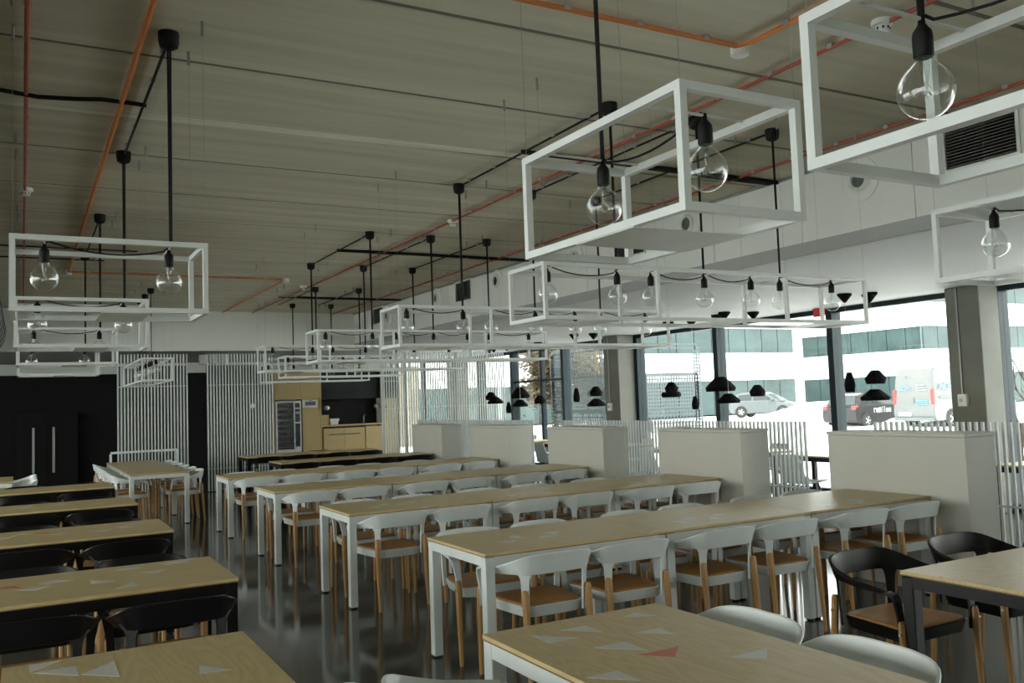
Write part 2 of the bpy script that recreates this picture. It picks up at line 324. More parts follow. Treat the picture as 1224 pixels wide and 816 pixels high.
#            x     y     zmid  h    tilt
HALF = [(0, -.262, .688, .114, 10), (.11, -.257, .687, .114, 11), (.200, -.226, .680, .106, 15), (.246, -.15, .662, .082, 32),
        (.262, -.05, .643, .066, 46), (.270, .06, .632, .058, 54), (.271, .155, .624, .052, 62)]
def chair_meshes():
    P = [(-x, y, z, h, a) for x, y, z, h, a in HALF[:0:-1]] + HALF
    n = 44; rings = []
    smp = [cr(P, (len(P)-1)*i/n) for i in range(n+1)]
    for i, (x, y, z, h, a) in enumerate(smp):
        q = smp[min(i+1, n)]; p = smp[max(i-1, 0)]
        d = Vector((q[0]-p[0], q[1]-p[1], 0)).normalized(); nn = Vector((d.y, -d.x, 0))
        a = R(a); wv = Vector((0, 0, 1))*math.cos(a)+nn*math.sin(a); tv = nn*math.cos(a)-Vector((0, 0, 1))*math.sin(a)
        c = Vector((x, y, z)); th = .016
        rings.append([c+wv*h/2+tv*th*.25, c+wv*h/2-tv*th*.25, c+wv*(h/2-.004)-tv*th/2, c-wv*(h/2-.004)-tv*th/2, c-wv*h/2-tv*th*.25, c-wv*h/2+tv*th*.25, c-wv*(h/2-.004)+tv*th/2, c+wv*(h/2-.004)+tv*th/2])
    back = MB().loft(rings)
    sups = []
    for s in (-1, 1):
        sup = MB()
        # rear tab: flares out of the band, runs down inside the rear leg
        rr = []
        tdir = Vector((.80*s, .60, 0)).normalized()*s
        nrm = Vector((.6*s, -.80, 0))
        for z, w, off in ((.655, .130, 0), (.638, .088, 0), (.622, .064, .001), (.600, .050, .002), (.565, .045, .004), (.49, .042, .008), (.40, .038, .012)):
            c = Vector((.193*s, -.208, z))-nrm*off
            rr.append([c+tdir*w/2+nrm*.006, c-tdir*w/2+nrm*.006, c-tdir*w/2-nrm*.006, c+tdir*w/2-nrm*.006])
        sup.loft(rr); sups.append(sup.mesh('arm_support')); sup = MB()
        # front drop of the arm
        pts = [(.270, .150, .626), (.270, .178, .624), (.269, .194, .612), (.266, .201, .588), (.257, .205, .52), (.252, .207, .40)]
        rr = []
        for i, p in enumerate(pts):
            a = Vector(pts[max(i-1, 0)]); b = Vector(pts[min(i+1, len(pts)-1)]); d = (b-a).normalized()
            nv = Vector((0, -d.z, d.y)).normalized(); w = .046 if i < 4 else .036
            c = Vector((p[0]*s, p[1], p[2])); xx = Vector((1, 0, 0))
            rr.append([c+xx*w/2+nv*.006, c-xx*w/2+nv*.006, c-xx*w/2-nv*.006, c+xx*w/2-nv*.006])
        sup.loft(rr); sups.append(sup.mesh('arm_support'))
    # seat outline
    def outline(ins, n=7):
        K = [(-.19+ins, -.2+ins), (.19-ins, -.2+ins), (.238-ins, .215-ins), (-.238+ins, .215-ins)]
        out = []; r = .06
        for i in range(4):
            p = Vector(K[i]); a = (Vector(K[i-1])-p).normalized(); b = (Vector(K[(i+1) % 4])-p).normalized()
            for k in range(n):
                u = k/(n-1); e = p+a*r; f = p+b*r
                q = e*(1-u)**2+p*2*u*(1-u)+f*u*u; out.append((q.x, q.y))
        return out
    o1, o2, o3 = outline(0), outline(.012), outline(.004)
    fr = MB().loft([[(x, y, .384+.010*abs(x)/.2) for x, y in o2], [(x, y, .448) for x, y in o1], [(x, y, .452) for x, y in o3], [(x, y, .440) for x, y in outline(.02)]])
    ws = lambda k, z: [(x*k*.965, y*k*.965+.004*(1-k), z) for x, y in o3]
    st = MB().loft([ws(.99, .447), ws(1, .452), ws(1, .460), ws(.97, .4635), ws(.7, .457), ws(.35, .452), ws(.05, .451)])
    def leg(top, bot, w0, w1):
        rr = []
        for u, k in ((0, .7), (.03, 1), (.25, 1.02), (.6, .86), (1, .62)):
            c = Vector(top).lerp(Vector(bot), u); a = w0*k/2; b = w1*k/2
            rr.append([c+Vector((a*ca, b*cb, 0)) for ca, cb in ((1, .45), (.45, 1), (-.45, 1), (-1, .45), (-1, -.45), (-.45, -1), (.45, -1), (1, -.45))])
        return MB().loft(rr)
    legs = []
    for s in (-1, 1):
        legs.append((leg((.203*s, -.222, .545), (.205*s, -.262, 0), .036, .034), (.213*s, -.226, .47)))
        legs.append((leg((.264*s, .216, .505), (.262*s, .232, 0), .036, .030), (.272*s, .222, .45)))
    bolt = MB().lathe([(0, -.02), (.006, -.02), (.006, .02), (0, .02)], 8)
    return dict(backrest=back.mesh('backrest'), arm_support=sups, seat_frame=fr.mesh('seat_frame'), seat=st.mesh('seat'),
                legs=[(l.mesh('leg'), b) for l, b in legs], bolt=bolt.mesh('bolt'))
def make_chair(steel, name):
    cm = chair_meshes()
    t = thing(name, 'chair', 'chair')
    b = put('backrest', cm['backrest'], steel, t); [put('arm_support', q, steel, b) for q in cm['arm_support']]
    put('seat_frame', cm['seat_frame'], steel, t); put('seat', cm['seat'], M['seat'], t)
    for me, bp in cm['legs']:
        l = put('leg', me, M['leg'], t); put('bolt', cm['bolt'], M['steel'], l, bp, (0, R(90), 0))
    return t
proto = {}
def chair(kind, x, y, rz, label, group):
    rz += random.uniform(-.05, .05)
    if kind not in proto:
        proto[kind] = make_chair(M['white'] if kind == 'white' else M['black'], kind+'_armchair')
        o = proto[kind]; o.location = (x, y, 0); o.rotation_euler = (0, 0, rz); o['label'] = label; o['group'] = group
        KIDS.clear()
        return o
    return dup(proto[kind], (x, y, 0), rz, label, group)

# ------------------------------------------------------------------ tables
UL, UD, TH = 1.277, .80, .74
def tri_inlay(t, cx, cy, s, a, m):
    p = [(-s/2, -s/3), (s/2, -s/3), (0, s/6)] if False else [(-s*.33, -s*.33), (s*.67, -s*.33), (-s*.33, s*.67)]
    ca, sa = math.cos(a), math.sin(a)
    MB().prism([(cx+x*ca-y*sa, cy+x*sa+y*ca) for x, y in p], TH-.0005, TH+.0008).build('inlay', m, t, smooth=False)
TM = {}
def table(colour, x, y, rz, label, group, tris=(), L=UL):
    t = thing('%s_table' % colour, label, 'table', (x, y, 0), rz, group)
    st = M['white'] if colour == 'white' else M['black']; h, d = L/2-.002, UD/2
    key = (colour, L)
    if key not in TM:
        leg = MB().box(-.03, .03, -.03, .03, .012, TH-.024).mesh('leg', bevel=.004)
        pad = MB().lathe([(.02, 0), (.024, .002), (.024, .012), (.02, .012)], 12).mesh('foot_pad')
        top = MB().box(-h, h, -d, d, TH-.016, TH).mesh('table_top', bevel=.0015)
        edge = MB().box(-h-.0005, h+.0005, -d-.0005, d+.0005, TH-.0205, TH-.0155).mesh('top_edge', smooth=False)
        fr = MB()
        for s in (-1, 1):
            fr.box(-h+.06, h-.06, s*(d-.0175)-.0125, s*(d-.0175)+.0125, TH-.075, TH-.0215)
            fr.box(s*(h-.0175)-.0125, s*(h-.0175)+.0125, -d+.06, d-.06, TH-.075, TH-.0215)
        TM[key] = (leg, pad, top, edge, fr.mesh('frame', smooth=False))
    leg, pad, top, edge, fr = TM[key]
    tp = put('table_top', top, M['ply'], t); put('top_edge', edge, M['edge'], tp)
    put('frame', fr, st, t)
    for sx in (-1, 1):
        for sy in (-1, 1):
            l = put('leg', leg, st, t, (sx*(h-.033), sy*(d-.033), 0)); put('foot_pad', pad, M['rubber'], l)
    for cx, cy, s, a, m in tris: tri_inlay(t, cx, cy, s, a, m)
    return t
def rnd_tris(n, red=0):
    out = []
    for k in range(n):
        out.append((random.uniform(-.5, .5), random.uniform(-.3, .3), .12, random.choice((0, 1, 2, 3))*R(90)+R(45), M['red'] if k < red else M['inlay']))
    return out

ROWY = [4.43+k*S_ for k in range(6)]
RN = ['nearest long row', 'second long row', 'third long row', 'fourth long row']
CX = [(2.60, 3.16), (3.865, 4.42), (5.14, 5.70)]
UN = ['aisle end', 'middle', 'partition end']
for k in range(4):
    y = ROWY[k]+UD/2
    for u in range(3):
        tr = []
        if k < 2:
            tr = [(-.32+.13*i+random.uniform(-.02, .02), -.1+.12*(i % 2)-.1*u, .12, R(45+90*((i*3+u) % 4)), M['inlay']) for i in range(4)]
        table('white', 2.24+UL*(u+.5), y, 0, 'white-legged plywood table, %s unit of the %s of tables' % (UN[u], RN[k]), 'white tables in long rows', tr)
        for c in range(2):
            n = u*2+c
            pos = '%s from the aisle' % ORD[n]
            chair('white', CX[u][c], ROWY[k]+.055+random.uniform(-.03, .02), 0, 'white armchair, near side of the %s, %s' % (RN[k], pos), 'white armchairs at the long rows')
            chair('white', CX[u][c]+random.uniform(-.015, .015), ROWY[k]+UD-.09+random.uniform(-.02, .03), math.pi, 'white armchair, far side of the %s, %s' % (RN[k], pos), 'white armchairs at the long rows')
# front table with triangle inlays, long side away from the viewer
def T(x0, x1, x2, m=None):
    """inlay given as the right-angle corner and two others in room coordinates"""
    return (x0, x1, x2, m or M['inlay'])
def front_table(colour, xc, yfar, label, group, tl, n=2):
    out = []
    for k in range(n):
        yc = yfar-UL*(k+.5)
        t = table(colour, xc, yc, R(90), label[k], group)
        out.append(t)
        for pts, m in tl:
            cy = sum(p[1] for p in pts)/3
            if not (yc-UL/2 < cy <= yc+UL/2): continue
            # room -> local (rotated 90 degrees): local x = dy, local y = -dx
            MB().prism([(py-yc, -(px-xc)) for px, py in pts], TH-.0005, TH+.0008).build('inlay', m, t, smooth=False)
    return out
def sq(cx, cy, a, s=.115):
    ca, sa = math.cos(a)*s, math.sin(a)*s
    return [(cx, cy), (cx+ca, cy+sa), (cx-sa, cy+ca)]
I, RD = M['inlay'], M['red']
front_table('white', 1.865, 2.94, ['white-legged plywood table with triangle inlays, front centre of the picture', 'white-legged plywood table running under the viewer'], 'front tables',
   [(sq(1.60, 2.69, R(0), .12), I), (sq(1.83, 2.81, R(180), .11), I), (sq(1.82, 2.55, R(180), .13), I), (sq(1.845, 2.31, R(45), .12), RD), (sq(1.61, 2.30, R(180), .12), I),
    (sq(2.02, 2.62, R(180), .10), I), (sq(2.10, 2.86, R(200), .10), I), (sq(2.06, 2.12, R(45), .12), I), (sq(1.72, 1.95, R(0), .12), I)])
front_table('white', .34, 3.545, ['plywood table with triangle inlays at the lower left corner', 'plywood table beside the viewer'], 'front tables',
   [(sq(.16, 3.41, R(180), .13), I), (sq(.17, 3.29, R(-45), .15), I), (sq(.02, 3.52, R(-90), .10), I), (sq(.50, 3.06, R(-10), .10), I), (sq(.62, 2.75, R(90), .1), I)])
for k in range(3):
    y = [2.56, 2.02, 1.28][k]
    chair('white', 2.22, y, R(90), 'white armchair on the right side of the front table, %s' % ['farther one seen from behind', 'nearer one seen from behind', 'hidden one at the near end'][k], 'white armchairs at the front tables')
chair('white', .63, 2.52, R(90), 'white armchair cut off at the bottom edge, rounded back upward', 'white armchairs at the front tables')
chair('white', 1.21, 2.47, R(-100), 'white armchair tucked against the left side of the front table, low at the bottom edge', 'white armchairs at the front tables')
# black tables, left side
BLN = ['second from the front on the left', 'third from the front on the left', 'fourth from the front on the left', 'fifth and farthest on the left']
BLS = ['second on the left', 'third on the left', 'fourth on the left', 'farthest left']
BYN = [4.66, 6.86, 9.14, 11.5]
for k in range(4):
    y = BYN[k]
    tr = []
    if k == 0:
        c0 = (.96-UL/2, y+UD/2)
        for px, py, a, m in ((.50, 5.34, 225, I), (.62, 5.15, 45, I), (.76, 5.36, 225, I), (.34, 5.03, 0, I), (.46, 4.82, 100, I), (.15, 5.20, 225, I), (.05, 5.05, 45, I), (-.06, 5.17, 200, RD), (.82, 5.42, -90, I)):
            tr.append((px-c0[0], py-c0[1], .11, R(a), m))
    elif k == 1:
        tr = [(-.45, .05, .11, R(45), I), (-.2, .15, .11, R(200), RD), (-.1, 0, .11, R(45), I), (-.33, .2, .11, R(225), I), (.2, -.05, .11, R(45), I), (.45, .2, .11, R(225), I), (.35, .05, .11, R(30), I)]
    elif k == 2:
        tr = [(-.3, .1, .11, R(45), I), (0, .1, .11, R(225), I), (.3, -.1, .11, R(45), I)]
    table('black', .96-UL/2, y+UD/2, 0, 'black-legged plywood table, %s' % BLN[k], 'black tables on the left', tr)
    for c in range(2):
        x = (.62, .02)[c]
        sd = ('right', 'left')[c]
        chair('black', x, y-.12, 0, 'black armchair, %s one on the near side of the black table %s' % (sd, BLS[k]), 'black armchairs on the left')
        chair('black', x, y+UD+.02, math.pi, 'black armchair, %s one on the far side of the black table %s' % (sd, BLS[k]), 'black armchairs on the left')
# black tables in front of the kitchen
for k in (4, 5):
    y = ROWY[k]; nm = ('nearer', 'farther')[k-4]
    for u in range(2):
        table('black', 3.50+UL*(u+.5), y+UD/2, 0, 'black-legged plywood table in the %s row before the kitchen, %s unit' % (nm, ('left', 'right')[u]), 'black tables by the kitchen')
        for c in range(2):
            x = 3.50+UL*u+(.325, .945)[c]
            chair('black', x, y+.04, 0, 'black armchair, near side of the %s kitchen row, %s from the left' % (nm, ORD[u*2+c]), 'black armchairs by the kitchen')
            if k == 5 and u == 1 and c == 0: chair('black', x, y+UD-.02, math.pi, 'black armchair, far side of the %s kitchen row, %s from the left' % (nm, ORD[u*2+c]), 'black armchairs by the kitchen')
# white table group along the aisle, far left
for u in range(3):
    yc = 13.45+UL*(u+.5)
    table('white', 1.70, yc, R(90), 'white-legged plywood table in the lengthways row far left, %s unit' % ('nearest', 'middle', 'farthest')[u], 'white tables lengthways')
    for c in range(2):
        y = yc+(-.3, .3)[c]; n = ORD[u*2+c]
        chair('white', 1.34, y, R(-90), 'white armchair left of the lengthways table row, %s from the viewer' % n, 'white armchairs lengthways')
        chair('white', 2.06, y, R(90), 'white armchair right of the lengthways table row, %s from the viewer' % n, 'white armchairs lengthways')
for k, (x, y) in enumerate(((-.10, 13.75), (-.10, 14.35), (-.10, 14.95))):
    chair('white', x, y, R(90), 'white armchair at the left picture edge before the black wall, %s one' % ('nearest', 'middle', 'farthest')[k], 'white armchairs at the left edge')
table('white', -.52, 14.3, R(90), 'white-legged plywood table half hidden at the left picture edge', 'white tables lengthways')
# black table and two chairs, right edge
table('black', 3.53+UL/2, 2.76-UD/2, 0, 'black-legged plywood table at the right picture edge', 'black tables at the right edge')
table('black', 3.53+UL*1.5, 2.76-UD/2, 0, 'black-legged plywood table beyond the right picture edge', 'black tables at the right edge')
chair('black', 3.80, 2.98, math.pi, 'black armchair at the corner of the right-hand black table', 'black armchairs at the right edge')
chair('black', 4.58, 2.98, math.pi, 'black armchair behind the right-hand black table, close to the partition', 'black armchairs at the right edge')

# ------------------------------------------------------------------ slatted screens
def screen(label, x0, x1, y, z1, pitch, w, d, rails, along='x', backing=None, posts=()):
    t = thing('slatted_screen', label, 'screen', ((x0+x1)/2, y, 0) if along == 'x' else (y, (x0+x1)/2, 0), 0 if along == 'x' else R(90), 'white slatted screens')
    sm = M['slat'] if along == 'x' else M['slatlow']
    h = (x1-x0)/2; n = int(2*h/pitch); me = MB().box(-w/2, w/2, -d/2, d/2, .02, z1).mesh('slat', smooth=False)
    for k in range(n+1): put('slat', me, sm, t, (-h+k*2*h/n, 0, 0))
    for z in rails: MB().box(-h, h, d/2, d/2+.012, z-.008, z+.008).build('rail', sm, t, smooth=False)
    for p in posts: MB().box(p-.03, p+.03, d/2+.012, d/2+.06, 0, z1).build('post', M['slat'], t, smooth=False)
    if backing: MB().box(-h, h, .12, .15, .0, backing).build('backing', M['backing'], t, smooth=False)
    return t
screen('tall white slatted screen left of the black doorway slot', 1.57, 2.81, 18.2, 2.72, .0575, .024, .035, (2.1, .45), backing=2.5)
screen('tall white slatted screen between the black slot and vending machine', 3.20, 4.47, 18.2, 2.72, .0575, .024, .035, (2.1, .45), backing=2.5)
screen('tall white slatted screen before the windows right of the kitchen', 6.83, 9.86, 18.2, 2.72, .0575, .02, .035, (2.1, 1.5, .45), posts=(-.95, .3))
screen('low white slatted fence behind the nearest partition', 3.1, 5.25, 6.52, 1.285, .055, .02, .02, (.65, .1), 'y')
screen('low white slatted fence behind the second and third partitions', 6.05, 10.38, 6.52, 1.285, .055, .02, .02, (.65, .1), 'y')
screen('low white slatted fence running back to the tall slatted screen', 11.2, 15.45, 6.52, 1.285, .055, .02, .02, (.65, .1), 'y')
# white trolley rail standing before the left screen
t = thing('low_rail', 'low white steel rail before the left slatted screen', 'rail', (2.0, 17.95, 0))
for x in (-.58, .58): MB().box(x-.02, x+.02, -.02, .02, 0, .86).build('post', M['white'], t, smooth=False)
MB().box(-.58, .58, -.02, .02, .86, .9).build('top_bar', M['white'], t, smooth=False)
# switches on the screen
for lb, x in (('small pale switch plate seen through the screen left of the vending machine', 4.06),):
    tag(MB().box(x-.04, x+.04, 18.14, 18.175, 1.62, 1.70).build('switch_plate', M['plastic'], bevel=.004), lb, 'switch')

# ------------------------------------------------------------------ framed lamps
ZB, ZT, FT = 2.065, 2.415, .024
bulb_prof = [(.018, .094), (.0185, .080), (.0215, .069), (.029, .0595), (.040, .0495), (.0495, .038), (.057, .0245), (.0615, .011), (.0625, 0), (.0612, -.0125), (.057, -.0256), (.0498, -.0378), (.040, -.048), (.028, -.0559), (.0145, -.0608), (.001, -.0625)]
BULB = MB().lathe(bulb_prof, 24, caps=False).mesh('bulb')
SOCK = MB().lathe([(.004, .175), (.0075, .172), (.0085, .155), (.013, .148), (.0205, .138), (.0225, .125), (.0225, .082), (.0205, .079), (.02, .078)], 16).mesh('socket')
STEM = MB().lathe([(.012, .08), (.011, .05), (.007, .03), (.004, .005), (.004, -.01), (.006, -.014)], 10).mesh('stem')
fl = MB()
for s in (-1, 1):
    fl.tube([(0, 0, .02), (s*.018, .004*s, .0), (s*.03, -.006*s, -.006)], .0007, 4)
fl.tube([(-.03, .006, -.006)]+[(.004*math.cos(a*1.3)+(-.03+.06*a/30), .006*math.sin(a*1.1), -.006+.005*math.sin(a*2)) for a in range(1, 30)]+[(.03, -.006, -.006)], .0009, 4)
FILA = fl.mesh('filament')
WIRE = {}
def sag(a, b, dip, n=10):
    a, b = Vector(a), Vector(b)
    return [a.lerp(b, i/n)-Vector((0, 0, dip*4*(i/n)*(1-i/n))) for i in range(n+1)]
def lamp(label, posts, bulbs, cups, loc, rz=0, D=.445, plates=(), wires=True, links=None, ym=None):
    """frame along local x from posts[0] to posts[-1], depth D from y=0 to D; bulbs at local x"""
    t = thing('frame_lamp', label, 'lamp', loc, rz, 'white framed ceiling lamps')
    x0, x1 = posts[0], posts[-1]; f = FT; fr = MB()
    for y in (f/2, D-f/2):
        for z in (ZB+f/2, ZT-f/2): fr.box(x0, x1, y-f/2, y+f/2, z-f/2, z+f/2)
        for p in posts:
            c = min(max(p, x0+f/2), x1-f/2); fr.box(c-f/2+.0003, c+f/2-.0003, y-f/2+.0003, y+f/2-.0003, ZB+f, ZT-f)
    for p in (x0+f/2, x1-f/2):
        for z in (ZB+f/2, ZT-f/2): fr.box(p-f/2+.0003, p+f/2-.0003, f, D-f, z-f/2, z+f/2)
    fr.build('frame', M['lampwhite'], t, smooth=False)
    for a, b in plates: MB().box(a, b, .004, D-.004, ZB-.003, ZB-.0005).build('shelf_plate', M['lampwhite'], t, smooth=False)
    ym = ym or D/2
    for x in bulbs:
        MB().box(x-.004, x+.004, 0, D, ZT-.006, ZT+.001).build('crossbar', M['lampwhite'], t, smooth=False)
        b = put('bulb', BULB, M['bulb'], t, (x, ym, 2.245)); put('socket', SOCK, M['rubber'], b); put('stem', STEM, M['stem'], b); put('filament', FILA, M['filament'], b, (0, 0, 0), (0, 0, random.uniform(0, 3)))
    if links is None: links = [(a, b) for a, b in zip(bulbs[::2], bulbs[1::2])]
    for a, b in links:
        pts = [(a, ym, 2.415), (a+(b-a)*.03, ym, 2.425)]+sag((a+(b-a)*.06, ym, 2.42), (b-(b-a)*.05, ym, 2.40), .035, 8)+[(b-(b-a)*.01, ym, 2.42)]
        MB().tube(pts, .0042, 6).build('link_cable', M['rubber'], t)
    for x in cups:
        c = MB().lathe([(.052, 0), (.052, -.045), (.046, -.075), (.024, -.088), (.012, -.09)], 18, (x, ym, ZC)).build('ceiling_cup', M['rubber'], t)
        MB().tube([(x-.005, ym, ZC-.08), (x-.004, ym, 2.42)], .0055, 6).build('drop_cable', M['rubber'], c)
        MB().tube([(x+.007, ym, ZC-.08), (x+.003, ym, 2.42)], .0055, 6).build('drop_cable', M['rubber'], c)
    for x in bulbs:
        pass
    if wires:
        for p in posts:
            for y in (f/2, D-f/2):
                c = min(max(p, x0+f/2), x1-f/2)
                w = MB().tube([(c, y, ZT), (c, y, ZC-.07)], .0008, 4).build('suspension_wire', M['grey'], t)
                MB().tube([(c, y, ZC-.075), (c, y, ZC)], .008, 8).build('wire_gripper', M['grey'], w)
    return t
LPOST = [0, .87, 2.02, 2.86]; LBULB = [.16, .70, .98, 1.45, 1.89, 2.18, 2.73]
LLINK = [(.16, .70), (.98, 1.45), (1.45, 1.89), (2.18, 2.73)]
LY = 4.503
LN = ['nearest long white table row', 'second long white table row', 'third long white table row', 'fourth long white table row']
for k in range(4):
    lamp('long white frame lamp with seven globe bulbs above the %s' % LN[k], LPOST, LBULB, [.70, 1.45, 2.19], (2.739, LY+k*S_, 0), plates=((.30, .56), (1.3, 1.62), (2.3, 2.55)), links=LLINK)
for k in (4, 5):
    lamp('white frame lamp with five globe bulbs above the %s kitchen row' % ('nearer', 'farther')[k-4], [0, 1.15, 1.99], [.11, .58, 1.02, 1.31, 1.86], [.58, 1.32], (3.61+(.25 if k == 5 else 0), LY+k*S_, 0), plates=((.43, .75),), links=[(.11, .58), (.58, 1.02), (1.31, 1.86)])
for k in range(4):
    lamp('short white frame lamp with two globe bulbs above the black table %s' % ['second on the left', 'third on the left', 'fourth on the left', 'farthest left'][k], [0, .857], [.145, .705], [.715], (-.055, LY+k*S_, 0), plates=((.375, .59),))
lamp('short white frame lamp with two globe bulbs, large in the upper middle', [0, .84], [.21, .74], [.74], (1.955, 1.76, 0), R(90), plates=((.23, .53),), ym=.175)
lamp('short white frame lamp with a large globe bulb, upper right corner', [0, .84], [.12, .73], [.73], (1.955, .51, 0), R(90), plates=((.04, .3),), ym=.175)
lamp('short white frame lamp with globe bulb at the right picture edge', [0, .84], [.16, .70], [.16], (4.235, 1.82, 0), R(90), plates=((.3, .6),), ym=.175)
lamp('long white frame lamp above the lengthways table row far left', LPOST, LBULB, [.70, 1.45, 2.19], (1.985, 14.1, 0), R(90), plates=((.3, .56), (1.3, 1.62), (2.3, 2.55)), links=LLINK)

# ------------------------------------------------------------------ ceiling runs
def run(name, label, cat, m, r, pts, clips=True, group=None):
    o = MB().tube(pts, r, 8).build(name, m); tag(o, label, cat, group)
    if clips:
        for a, b in zip(pts, pts[1:]):
            a, b = Vector(a), Vector(b); n = int((b-a).length/.45)
            for i in range(n):
                p = a.lerp(b, (i+.5)/max(n, 1))
                MB().box(p.x-.018, p.x+.018, p.y-.018, p.y+.018, p.z-.004, ZC-.001).build('clip', M['steel'], o, smooth=False)
    return o
zr = ZC-.022
run('cable_conduit', 'orange conduit running lengthwise on the ceiling, far left', 'conduit', M['orange'], .016, [(.535, -1, zr), (.54, 13.1, zr)])
run('cable_conduit', 'dark red conduit on the ceiling at the left picture edge', 'conduit', M['redpipe'], .012, [(.02, -1, zr), (.01, 17.9, zr)])
run('cable_conduit', 'red conduit running lengthwise down the middle of the ceiling', 'conduit', M['redpipe'], .012, [(4.03, -1, zr), (4.03, 17.9, zr)])
run('cable_conduit', 'red conduit on the ceiling close to the bulkhead', 'conduit', M['redpipe'], .012, [(5.68, -1, zr), (5.68, 17.9, zr)])
run('cable_conduit', 'orange conduit bending at the white junction disc, top of the picture', 'conduit', M['orange'], .014, [(-1, 3.59, zr), (3.50, 3.59, zr), (3.55, 3.5, zr), (3.55, 1, zr)])
run('cable_conduit', 'thin orange conduit crossing the far ceiling to a white disc', 'conduit', M['orange'], .012, [(.55, 13.15, zr), (3.40, 13.2, zr), (3.46, 13.3, zr), (3.46, 17.9, zr)])
yl = [LY+.2225+k*S_ for k in range(6)]
for i, x in enumerate((3.44, 4.19, 4.93)):
    n = ('left', 'middle', 'right')[i]
    for a, b, nm in ((0, 1, 'near'), (2, 3, 'middle'), (4, 5, 'far')):
        if nm == 'far' and i == 0: continue
        run('lamp_cable', 'black lamp cable on the %s ceiling between two lamp cups, %s line' % (nm, n), 'cable', M['rubber'], .009, [(x, yl[a], zr), (x, yl[b], zr)])
for k, (y, n) in enumerate(((5.88, 'nearest'), (10.54, 'middle'), (15.3, 'farthest'))):
    o = run('cable_tray', 'black cable bundle across the ceiling to the bulkhead, %s one' % n, 'cable', M['rubber'], .02, [(3.42 if k < 2 else 4.2, y, zr), (XB, y, zr)], False)
    for q in range(3):
        MB().tube([(3.9+.7*q, y+.03*(q+1), zr), (XB, y+.03*(q+1), zr)], .009, 6).build('cable', M['rubber'], o)
run('lamp_cable', 'black cable crossing to the two nearest left lamp cups', 'cable', M['rubber'], .014, [(-1.1, 5.88, zr), (-.12, 5.9, zr), (.08, 5.93, zr-.005), (.28, 5.87, zr-.01), (.42, 5.83, zr-.006), (.55, 5.85, zr), (.68, 5.86, zr)], False)
run('lamp_cable', 'black lamp cable between the two nearest cups on the left ceiling', 'cable', M['rubber'], .009, [(.665, yl[0], zr), (.665, yl[1], zr)])
for k, y in enumerate((11.3, 12.1)):
    run('lamp_cable', 'thin black cable along the far left ceiling, %s one' % ('nearer', 'farther')[k], 'cable', M['rubber'], .008, [(-3, y, zr), (.9+.3*(1-k), y, zr)], False)
run('lamp_cable', 'black lamp cable between the farther two cups on the left ceiling', 'cable', M['rubber'], .009, [(.665, yl[2], zr), (.665, yl[3], zr)])
def detector(x, y, label, disc=False):
    t = thing('smoke_detector' if not disc else 'junction_disc', label, 'detector' if not disc else 'junction box', (x, y, ZC))
    if disc:
        MB().lathe([(.05, 0), (.052, -.01), (.052, -.055), (.045, -.06), (0, -.06)], 24).build('body', M['plastic'], t)
        MB().lathe([(.054, 0), (.054, -.012), (.05, -.012)], 24).build('base', M['plastic'], t)
    else:
        MB().lathe([(.055, 0), (.058, -.015), (.055, -.03), (.04, -.034)], 24).build('base', M['plastic'], t)
        MB().lathe([(.04, -.03), (.036, -.038), (.036, -.06), (.03, -.068), (0, -.068)], 24).build('sensor', M['plastic'], t)
        for k in range(8):
            a = k*math.pi/4; MB().box(.0355*math.cos(a)-.004, .0355*math.cos(a)+.004, .0355*math.sin(a)-.004, .0355*math.sin(a)+.004, -.055, -.042).build('vent', M['rubber'], t, smooth=False)
detector(4.03, 3.04, 'white smoke detector on the red conduit, upper right')
detector(4.05, 8.5, 'white smoke detector on the red conduit, middle of the ceiling')
detector(3.95, 13.95, 'white smoke detector on the far ceiling beside a lamp cup')
detector(.02, 8.5, 'white smoke detector on the ceiling at the left edge')
detector(3.56, 3.62, 'white round junction disc at the bend of the orange conduit', True)
detector(3.49, 13.25, 'white round junction disc on the far ceiling', True)
detector(.53, 13.2, 'white round junction disc at the end of the left orange conduit', True)
# spiral duct, left edge
t = thing('air_duct', 'grey spiral air duct along the ceiling at the left edge', 'duct', (-.68, 12, 3.08))
MB().tube([(0, -3.38, 0), (0, 5.95, 0)], .42, 32).build('pipe', M['grey'], t)
for k in range(13): MB().tube([(0, -3.2+k*.72, 0), (0, -3.16+k*.72, 0)], .43, 32).build('rib', M['frame'], t)
# air outlets on the bulkhead
for k, (y, z) in enumerate(((4.96, 3.33), (7.16, 3.38), (9.35, 3.36), (11.49, 3.36), (13.68, 3.36), (16.02, 3.30), (2.7, 3.34))):
    t = thing('round_air_outlet', 'round white air outlet on the bulkhead, %s' % ['above the nearest partition, right', 'behind the large lamp, second', 'third from the right', 'fourth, right of the middle grille', 'fifth, left of the middle grille', 'farthest, beside the far grille', 'beyond the right picture edge'][k], 'air outlet', (XB, y, z), 0, 'round air outlets')
    for nm, pr, m in (('flange', [(.185, 0), (.185, .008), (.165, .014), (.14, .008), (.12, .012), (.112, .008)], M['wall']), ('nozzle', [(.10, .006), (.098, .03), (.085, .045), (.07, .04), (.066, .012)], M['wall']), ('opening', [(.066, .02), (.04, .018), (0, .018)], M['backing'])):
        o = MB().lathe(pr, 28).build(nm, m, t); o.rotation_euler = (0, R(-90), 0)
